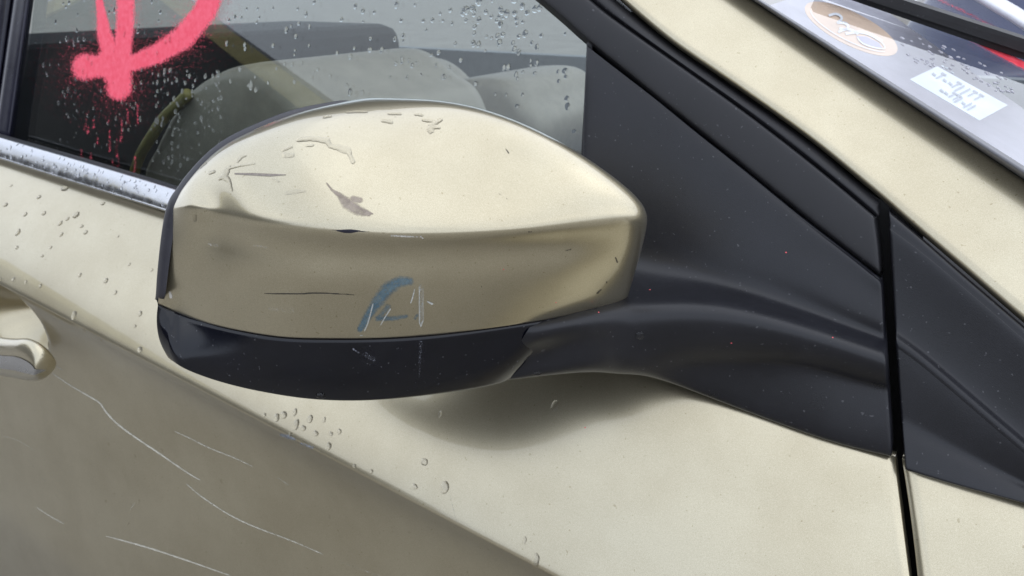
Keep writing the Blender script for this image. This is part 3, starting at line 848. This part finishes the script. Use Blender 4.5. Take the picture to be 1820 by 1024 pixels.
# scuffs on the mirror cap
marks('brown_scuff', 'cap', (400, 296, 520, 324), 1.0, [(.9, [(418, 309, 3), (450, 310, 5), (480, 311.5, 5.5), (508, 311, 1.5)])], mark_mat('scuff_brown', (.20, .17, .145), (.27, .235, .20), 1500, .5, .6, (1, 1, 5)), cap)
marks('peeled_lacquer', 'cap', (570, 318, 680, 395), 1.0, [(.72, [(581, 326, 2), (590, 338, 3), (602, 346, 6), (618, 362, 14), (636, 374, 12), (655, 380, 7)]), (.70, [(628, 354, 8), (640, 356, 7)]), (1.0, [(600, 346, 2.5), (625, 362, 3), (648, 376, 2), (662, 380, 2)])],
      mark_mat('scuff_taupe', (.25, .20, .165), (.40, .33, .28), 450, .8, .5, None, .15, .85, .75), cap, 2.0)
marks('paint_chip', 'cap', (590, 400, 660, 422), 1.0, [(1, [(600, 410, 1.5), (612, 411, 4), (624, 411, 4.5), (640, 410.5, 1.2)]), (.62, [(590, 409, 1), (655, 412, 1)])], mark_mat('chip_black', (.004, .003, .012), (.01, .008, .02), 900, .3), cap, 2.0)
marks('hairline_crack', 'cap', (440, 512, 650, 532), 1.2, [(.75, [(470, 522, .9), (530, 522.5, 1.6), (555, 521, 2.0), (585, 521.5, 1.5), (630, 524, .8)])], mark_mat('crack_dark', (.03, .028, .024), (.06, .055, .045), 900, .5), cap, 2.0)
marks('blue_scuff', 'cap', (622, 485, 780, 598), 1.3, [(.62, [(640, 585, 8), (655, 560, 11), (672, 535, 15), (690, 512, 16), (712, 500, 13), (728, 500, 10)]), (.50, [(672, 566, 8), (700, 566, 6), (722, 562, 5)]), (.42, [(672, 566, 6), (690, 545, 8)]), (.45, [(738, 566, 4), (742, 560, 4)])],
      mark_mat('scuff_blue', (.085, .17, .235), (.17, .25, .29), 600, .8, .5, None, .16, .75, .85), cap, 1.6)
marks('pale_scratch', 'cap', (640, 495, 785, 596), .8, [(.85, [(663, 540, 1.4), (658, 560, 1.6), (654, 574, 1.5), (648, 588, 1.2)]), (.8, [(694, 549, 1.6), (684, 564, 1.4), (677, 577, 1)]), (.8, [(737, 514, 1), (733, 530, 1.6), (730, 538, 1.4)]), (.46, [(747, 507, 4), (749, 540, 4), (748, 578, 3)]), (.85, [(745, 510, .8), (745, 572, 1.0), (748, 580, 1.2), (752, 570, 1.0), (752, 512, .8)]), (.8, [(628, 597, 3), (645, 596, 1)]), (.7, [(760, 536, 2), (768, 540, 3)])],
      mark_mat('scratch_pale', (.42, .43, .40), (.60, .61, .58), 1400, .7), cap, 2.2, .00018)
NICK = mark_mat('nick_white', (.55, .52, .47), (.7, .68, .63), 900, .8)
SPECK = mark_mat('speck_dark', (.05, .045, .035), (.12, .10, .07), 900, .6)
def nick(name, amp, pts, mat):
    xs = [q[0] for q in pts]; ys = [q[1] for q in pts]; r_ = max(q[2] for q in pts)+3
    marks(name, 'cap', (min(xs)-r_, min(ys)-r_, max(xs)+r_, max(ys)+r_), 1.2, [(amp, pts)], mat, cap, 1.8)
for amp, pts in [(.8, [(302, 520, 3), (304, 528, 4)]), (.55, [(696, 419, 3), (720, 420, 3), (742, 421, 2)]), (.6, [(748, 420, 3), (752, 424, 2)]), (.40, [(372, 434, 5), (386, 436, 6)]), (.42, [(452, 436, 3), (475, 440, 3)]), (.38, [(480, 548, 8), (520, 552, 10)])]: nick('white_nick', amp, pts, NICK)
for amp, pts in [(.75, [(1094, 458, 3), (1097, 466, 3)]), (.75, [(1062, 521, 4), (1068, 515, 3)]), (.8, [(1078, 501, 2.5), (1078, 502, 2.5)]), (.8, [(899, 265, 1.5), (904, 272, 2.6)]), (.62, [(1015, 443, 3), (1005, 446, 3)]), (.7, [(940, 412, 3), (944, 412, 3)]), (.5, [(1048, 549, 8), (1062, 546, 5)]), (.7, [(856, 508, 2), (856, 510, 2)]), (.6, [(885, 343, 2), (892, 348, 2)]), (.6, [(900, 353, 2), (905, 358, 1.5)])]: nick('dirt_speck', amp*.8, [(u, v, r_*.85) for u, v, r_ in pts], SPECK)
marks('scrape_on_cover', 'lower', (610, 606, 770, 700), 1.6, [(.40, [(748, 606, 7), (747, 625, 7), (746, 645, 5), (745, 670, 3)]), (.5, [(627, 620, 3), (638, 627, 3)]), (.38, [(650, 630, 12), (665, 640, 10)])], mark_mat('scrape_grey', (.22, .23, .28), (.34, .35, .40), 1400, 1.0), lower, 1.4)
# scratches on the door
SCR = mark_mat('scratch_cream', (.46, .435, .36), (.62, .60, .52), 320, .9)
scr = [[(93, 663), (130, 688), (170, 711), (183, 724), (212, 756), (276, 801), (330, 838), (356, 853)], [(311, 767), (340, 780), (372, 796), (410, 811), (449, 829)],
       [(332, 860), (350, 876), (372, 892), (425, 924), (489, 950), (530, 966), (574, 985)], [(189, 953), (255, 971), (329, 995), (409, 1023)], [(66, 902), (90, 918), (114, 931)],
       [(88, 638), (100, 650), (112, 658)], [(3, 775), (32, 783), (61, 801)], [(494, 849), (513, 862)], [(604, 998), (650, 1015), (690, 1030)], [(232, 905), (240, 893)], [(800, 880), (806, 905), (812, 928)], [(20, 780), (60, 830), (120, 905)]]
wid = [3.2, 2.4, 2.6, 3.0, 2.4, 2.2, 1.8, 1.8, 2.0, 2.0, 1.5, 1.2]
dn = [.9, .72, .75, .85, .72, .75, .58, .6, .5, .6, .5, .45]
def ribbon(name, key, pts, wd, dens, mat, p, lift=.00015):
    L = sum(math.dist(a, b_) for a, b_ in zip(pts[:-1], pts[1:]))
    q = spline(np.array(pts, float), max(6, int(L/5))); T = np.gradient(q, axis=0); T /= np.linalg.norm(T, axis=1)[:, None]
    Nn = np.stack([-T[:, 1], T[:, 0]], 1); V = []; F = []; A = []
    for i, (a, nn) in enumerate(zip(q, Nn)):
        s_ = i/(len(q)-1); ww = wd*(.35+.65*math.sin(math.pi*min(1, max(0, .08+s_*.86))))*(1+.25*noise.noise((a[0]*.1, a[1]*.1, wd)))
        h = [cast(TREES[key], a+nn*ww*k/2) for k in (-1, 0, 1)]
        if None in h: return None
        V += [np.array(x[0])+np.array(x[1])*lift for x in h]; A += [dens*.55, dens, dens*.55]
        if i: n0 = len(V)-6; F += [(n0, n0+1, n0+4, n0+3), (n0+1, n0+2, n0+5, n0+4)]
    me = face_cam(mesh(name, V, F)); at_ = me.attributes.new('wear', 'FLOAT', 'POINT'); at_.data.foreach_set('value', np.array(A, dtype=np.float32))
    return adopt(link(name, me, mat), p)
for pts, wd, dd in zip(scr, wid, dn): ribbon('scratch', 'door', pts, wd, dd, SCR, door)
marks('blue_grey_chips', 'door', (495, 765, 565, 802), 1.2, [(.55, [(500, 773, 5), (512, 776, 7), (524, 781, 4)]), (.5, [(535, 788, 4), (556, 796, 5)])], mark_mat('chip_blue', (.20, .23, .28), (.38, .41, .45), 900, 1.2), door, 1.5)

# ---- water
WATER, t, b = new_mat('rain_water')
b.inputs['Base Color'].default_value = (1, 1, 1, 1); b.inputs['Transmission Weight'].default_value = 1; b.inputs['Roughness'].default_value = 0.0; b.inputs['IOR'].default_value = 1.33
def drop_geo(tree, p, rx, ry, hgt, rot=0.0, seed=0, V=None, F=None, lift=0.0):
    """one bead: dome with an uneven foot, sizes in pixels of the photograph"""
    h = cast(tree, p)
    if h is None: return
    loc, nor = h; dist = (loc-Vector(CAM)).length; sc_ = dist/FPX
    up = Vector((0, 0, 1)); ax = up.cross(nor); ax = ax.normalized() if ax.length > .05 else Vector((1, 0, 0)); ay = nor.cross(ax)
    n0 = len(V); nr, na = 5, 14
    V.append(tuple(loc+nor*(hgt*sc_+lift)))
    for k in range(1, nr+1):
        q = k/nr; z = math.sqrt(max(0, 1-q**2.2)) if k < nr else -.05
        for i in range(na):
            a = i*2*math.pi/na+rot
            w_ = 1+.22*noise.noise((math.cos(a)*1.3+seed*3.7, math.sin(a)*1.3, seed*1.9))
            V.append(tuple(loc+ax*(math.cos(a)*rx*q*w_*sc_)+ay*(math.sin(a)*ry*q*w_*sc_)+nor*(z*hgt*sc_+lift)))
    for i in range(na): F.append((n0, n0+1+i, n0+1+(i+1) % na))
    for k in range(nr-1):
        for i in range(na):
            a0 = n0+1+k*na; F.append((a0+i, a0+na+i, a0+na+(i+1) % na, a0+(i+1) % na))
def drops(name, key, lst, label, cat='water drops', lift=.0, single=False, grow=1.0, hk=.26):
    V = []; F = []
    for i, (u, v, rx, ry) in enumerate(lst): drop_geo(TREES[key], (u, v), rx*grow, ry*grow, hk*min(rx, ry)*grow, seed=u*.37+v*.11, V=V, F=F, lift=lift)
    if not V: return
    o = link(name, mesh(name, V, F), WATER)
    tag(o, label, cat, None, None if single else 'stuff'); return o
drops('water_drop', 'door', [(986, 722, 7.5, 11)], 'single clear water drop on the beige door below the mirror arm', 'water drop', single=True)
drops('water_drop', 'door', [(790, 867, 9, 11)], 'large round water drop on the door below the middle of the mirror', 'water drop', single=True)
drops('water_drop', 'door', [(952, 997, 7.5, 13)], 'tall water drop on the door crease at the bottom of the photo', 'water drop', single=True)
cl = [(492, 742, 5, 6), (504, 738, 6, 5), (524, 733, 4, 6), (526, 755, 5, 8), (539, 761, 5, 4), (551, 745, 5, 6), (561, 771, 5, 4), (576, 746, 3, 4), (588, 771, 4, 3), (603, 767, 4, 4), (584, 793, 5, 6), (754, 821, 6, 5), (737, 865, 5, 4), (932, 961, 3, 6), (782, 736, 3, 5), (470, 738, 3, 3), (630, 828, 3, 3), (660, 838, 3, 3), (516, 772, 3, 3), (570, 803, 3, 3)]
drops('rain_drops', 'door', cl, 'cluster of small water drops on the door just under the mirror', grow=1.25)
cl = [(1, 497, 5, 4), (24, 497, 5, 5), (46, 502, 4, 5), (72, 508, 5, 5), (142, 489, 5, 5), (188, 499, 7, 6), (132, 561, 8, 10), (249, 558, 6, 7), (249, 622, 8, 7), (115, 335, 11, 7), (69, 350, 7, 5), (135, 382, 10, 8), (120, 389, 5, 5), (107, 397, 6, 6), (32, 413, 7, 8), (10, 364, 7, 5), (183, 362, 6, 5), (152, 413, 7, 5), (45, 381, 6, 5), (78, 379, 7, 5), (145, 402, 6, 4), (109, 417, 5, 5), (205, 520, 5, 5), (230, 470, 4, 4), (270, 480, 4, 4), (210, 420, 3, 3), (30, 440, 5, 4), (75, 455, 5, 3), (150, 588, 4, 4), (180, 605, 3, 4), (20, 330, 4, 3), (90, 440, 4, 4), (240, 580, 4, 4)]
drops('rain_drops', 'door', cl, 'scattered water drops on the beige door left of the mirror', grow=.75)
cl = [(float(rng.uniform(180, 780)), float(rng.uniform(690, 1010)), float(rng.uniform(1.2, 2.6)), float(rng.uniform(1.5, 4))) for _ in range(46)]
cl = [c for c in cl if c[1] > 560+c[0]*.53]
drops('rain_specks', 'door', cl, 'tiny water specks on the shaded lower door')
ch = []
for _ in range(75):
    u = float(rng.uniform(0, 300)); f_ = float(rng.beta(1.2, 1.6)); v = 246+.30*u+f_*38
    ch.append((u, v, float(rng.uniform(1.2, 3.6)), float(rng.uniform(1.2, 3.2))))
drops('rain_drops', 'chrome', ch, 'fine water beads on the chrome belt moulding')
wd_ = []
def clus(n, x0, x1, y0, y1, a, b_):
    for _ in range(n):
        r_ = float(rng.uniform(a, b_)); wd_.append((float(rng.uniform(x0, x1)), float(rng.uniform(y0, y1)), r_, r_*float(rng.uniform(.8, 1.5))))
clus(120, 270, 395, 125, 305, 1.2, 3.4); clus(70, 560, 1010, 5, 170, 2.0, 5.0); clus(45, 820, 960, 0, 90, 2.5, 6); clus(60, 60, 330, 0, 150, 1.2, 3.2); clus(45, 100, 280, 150, 260, 1.2, 3.0); clus(40, 400, 560, 0, 160, 2, 4); clus(12, 900, 1030, 90, 250, 3, 5)
drops('rain_drops', 'window', wd_, 'dark water beads scattered over the side window glass', lift=.0004, hk=.24)
drops('water_drop', 'lower', [(570, 703, 9, 7)], 'water bead hanging at the lowest point of the black mirror cover', 'water drop', single=True, hk=.6)
drops('water_drop', 'sail', [(955, 664, 9, 5)], 'water bead on the underside of the mirror arm near its joint', 'water drop', single=True, hk=.6)
drops('water_drop', 'sail', [(1137, 597, 8, 8)], 'dark round water bead on the front face of the mirror arm', 'water drop', single=True, hk=.35)
clus_ws = [(float(rng.uniform(1600, 1800)), 0, 0, 0) for _ in range(70)]
wl = [(u, 40+(u-1560)*.36+float(rng.uniform(0, 46)), float(rng.uniform(1.5, 4.5)), float(rng.uniform(1.5, 4.0))) for u, *_ in clus_ws]
drops('rain_drops', 'ws', wl, 'dark water beads on the windshield near the wiper', lift=.0002)
# runs of water standing on top of the mirror cap
def run(name, strokes, label, h=.00032, step=.8, single=True):
    xs = [q[0] for s_ in strokes for q in s_]; ys = [q[1] for s_ in strokes for q in s_]
    U, V, P, N, ok = surf_grid(TREES['cap'], min(xs)-9, min(ys)-9, max(xs)+9, max(ys)+9, step)
    F = np.full(U.shape, -1.0)
    for s_ in strokes: F = np.maximum(F, seg_dist(U, V, s_))
    wob = np.array([[.22*noise.noise((u*.16, v*.22, 3.1)) for u, v in zip(a, b_)] for a, b_ in zip(U, V)])
    F = F+wob
    rmax = max(q[2] for s_ in strokes for q in s_)
    lift = h*(1-(1-np.clip(F, 0, 1))**2)*min(1, rmax/6) - .00005*(F <= 0)
    me = field_mesh(name, U, V, P, N, ok, F, lift, 0.0)
    o = link(name, me, WATER); tag(o, label, 'water run', None, None); return o
run('water_run', [[(530, 249, 4.5), (553, 246, 5), (581, 250, 6), (587, 260, 4), (602, 263, 6), (618, 268, 7), (623, 277, 3.5), (627, 287, 5)]], 'longest water trickle on the left of the mirror cap top, ending in a bead')
run('water_run', [[(403, 304, 6), (398, 314, 7), (406, 320, 5), (412, 338, 2.0)], [(403, 304, 5), (408, 297, 3)], [(390, 318, 3), (398, 314, 4)], [(404, 300, 3), (425, 295, 2), (452, 291, 1.4)]], 'star shaped water splash near the left end of the mirror cap')
run('water_run', [[(765, 231, 7), (768, 222, 6), (784, 213, 3)], [(768, 226, 4), (780, 227, 3)], [(752, 214, 2.5), (768, 216, 3)]], 'three cornered water splash near the top of the mirror cap')
V = None
small = [[(503, 267, 3), (518, 261, 2.6)], [(506, 276, 5), (519, 276, 5)], [(422, 288, 2), (429, 279, 3.5), (436, 277, 2)], [(372, 308, 3), (380, 305, 3.5)], [(508, 344, 3.4), (522, 341, 4.6), (541, 340, 2)], [(680, 215, 3), (695, 217, 4)], [(616, 200, 2), (634, 199, 2.6), (652, 199, 2)], [(738, 204, 2), (750, 205, 2.6)], [(347, 384, 3), (346, 391, 4)], [(483, 317, 2), (494, 322, 3)], [(452, 232, 1.5), (490, 214, 2)], [(575, 209, 2), (588, 207, 2)], [(356, 298, 2), (366, 290, 2)], [(545, 259, 3), (556, 258, 2.5)], [(690, 203, 1.5), (712, 203, 2)]]
xs = [q[0] for s_ in small for q in s_]; ys = [q[1] for s_ in small for q in s_]
U, V, P, N, ok = surf_grid(TREES['cap'], min(xs)-8, min(ys)-8, max(xs)+8, max(ys)+8, 1.2)
F = np.full(U.shape, -1.0)
for s_ in small: F = np.maximum(F, seg_dist(U, V, s_))
F = F+np.array([[.2*noise.noise((u*.16, v*.22, 7.1)) for u, v in zip(a, b_)] for a, b_ in zip(U, V)])
o = link('rain_film', field_mesh('rain_film', U, V, P, N, ok, F, .00022*(1-(1-np.clip(F, 0, 1))**2)-.00005*(F <= 0), 0.0), WATER)
tag(o, 'small shallow water patches scattered over the mirror cap top', 'water drops', None, 'stuff')
# tiny pink overspray specks
PINK = flat_mat('pink_speck', (.85, .12, .14), .6)
for key, lst in (('sail', [(1155, 515), (1397, 449), (1563, 381), (1064, 555), (1480, 600), (1300, 610)]), ('cap', [(988, 538), (895, 479)]), ('door', [(1040, 760)])):
    V = []; F = []
    for u, v in lst:
        if cast(TREES[key], (u, v)): drop_geo(TREES[key], (u, v), 1.3, 1.2, .4, seed=u, V=V, F=F)
    if V:
        o = adopt(link('pink_specks', mesh('pink_specks', V, F), PINK), {'sail': sail, 'cap': cap, 'door': door}[key]); o['kind'] = 'stuff'

# ================================================================ reflected surroundings: gable shed behind the photographer, blue car beyond
shed = empty('gable_shed', (-9.6, -8, 0)); tag(shed, 'dark gable shed with olive roof boards, mirrored in the side window', 'shed')
bpy.context.view_layer.update()
SW = flat_mat('shed_wall', (.035, .034, .032), .8); SRF = flat_mat('shed_roof', (.05, .05, .055), .7); OL = flat_mat('olive_board', (.46, .39, .13), .6)
xe0, xe1, xr, ze, zr_ = -5.45, -14.5, -10.0, 2.75, 4.58
sec = [(xe0, 0), (xe0, ze), (xr, zr_), (xe1, ze), (xe1, 0)]
V = [(x, -5.0, z) for x, z in sec]+[(x, -11, z) for x, z in sec]
adopt(link('wall', mesh('wall', V, [(0, 1, 2, 3, 4), (9, 8, 7, 6, 5), (0, 5, 6, 1), (3, 8, 9, 4)], False), SW), shed)
for a, b_ in (((xe0+.25, ze-.10), (xr, zr_)), ((xr, zr_), (xe1-.25, ze-.10))):
    V = [(x, y, z+d) for y in (-4.75, -11.2) for x, z in (a, b_) for d in (.02, .16)]
    adopt(link('roof', mesh('roof', V, [(0, 1, 3, 2), (4, 6, 7, 5), (1, 5, 7, 3), (0, 2, 6, 4), (0, 4, 5, 1), (2, 3, 7, 6)], False), SRF), shed)
    V = [(x, y, z+d) for y in (-4.72, -4.76) for x, z in (a, b_) for d in (-.07, .17)]
    adopt(link('barge_board', mesh('barge_board', V, [(0, 2, 3, 1), (4, 5, 7, 6), (1, 3, 7, 5), (0, 4, 6, 2), (0, 1, 5, 4), (2, 6, 7, 3)], False), OL), shed)
for x in (-7.4, -9.6): adopt(link('door', box_mesh('door', (x-.55, -4.99, .02), (x+.55, -4.94, 2.1)), SRF), shed)
bc = empty('blue_car', (2.0, 3.4, 0)); tag(bc, 'dark blue car parked beyond the windshield at the top right corner', 'car')
bpy.context.view_layer.update()
BLUE, t, b = new_mat('navy_paint'); b.inputs['Base Color'].default_value = (.02, .03, .10, 1); b.inputs['Roughness'].default_value = .3; b.inputs['Coat Weight'].default_value = 1
n = noise_tex(t, 6, 3); r = ramp(t, n.outputs['Fac'], [(.3, (.018, .028, .09)), (.7, (.03, .045, .13))]); t.links.new(r.outputs[0], b.inputs['Base Color'])
prof = [(2.75, .25), (2.70, .45), (2.68, .70), (2.72, .92), (2.80, 1.0), (3.05, 1.42), (3.25, 1.50), (3.9, 1.52), (4.3, 1.42), (4.55, 1.0), (4.62, .7), (4.6, .25)]
pp = spline(np.array([(y, z) for y, z in prof]), 60)
xs_ = [x+2.0 for x in (-2.4, -2.2, -1.6, 0, 1.6, 2.2, 2.4)]; sc2 = [.55, .8, .97, 1, .97, .8, .55]
g = np.array([[(x, 3.65+(y-3.65)*k, .25+(z-.25)*k) for y, z in pp] for x, k in zip(xs_, sc2)])
g = spline(g, 40)
ob = adopt(link('body', mesh('body', g.reshape(-1, 3), grid_faces(40, 60)), BLUE), bc)
for x in (.5, 3.4):
    for y in (2.82, 4.4):
        rr_ = [[(x+q*math.cos(a), y+d, .32+q*math.sin(a)) for a in np.linspace(0, 2*math.pi, 24, endpoint=False)] for q, d in ((.12, -.09), (.24, -.10), (.31, -.09), (.33, -.05), (.33, .05), (.31, .09))]
        adopt(link('wheel', mesh('wheel', np.array(rr_).reshape(-1, 3), grid_faces(6, 24, True)), RUBBER), bc)
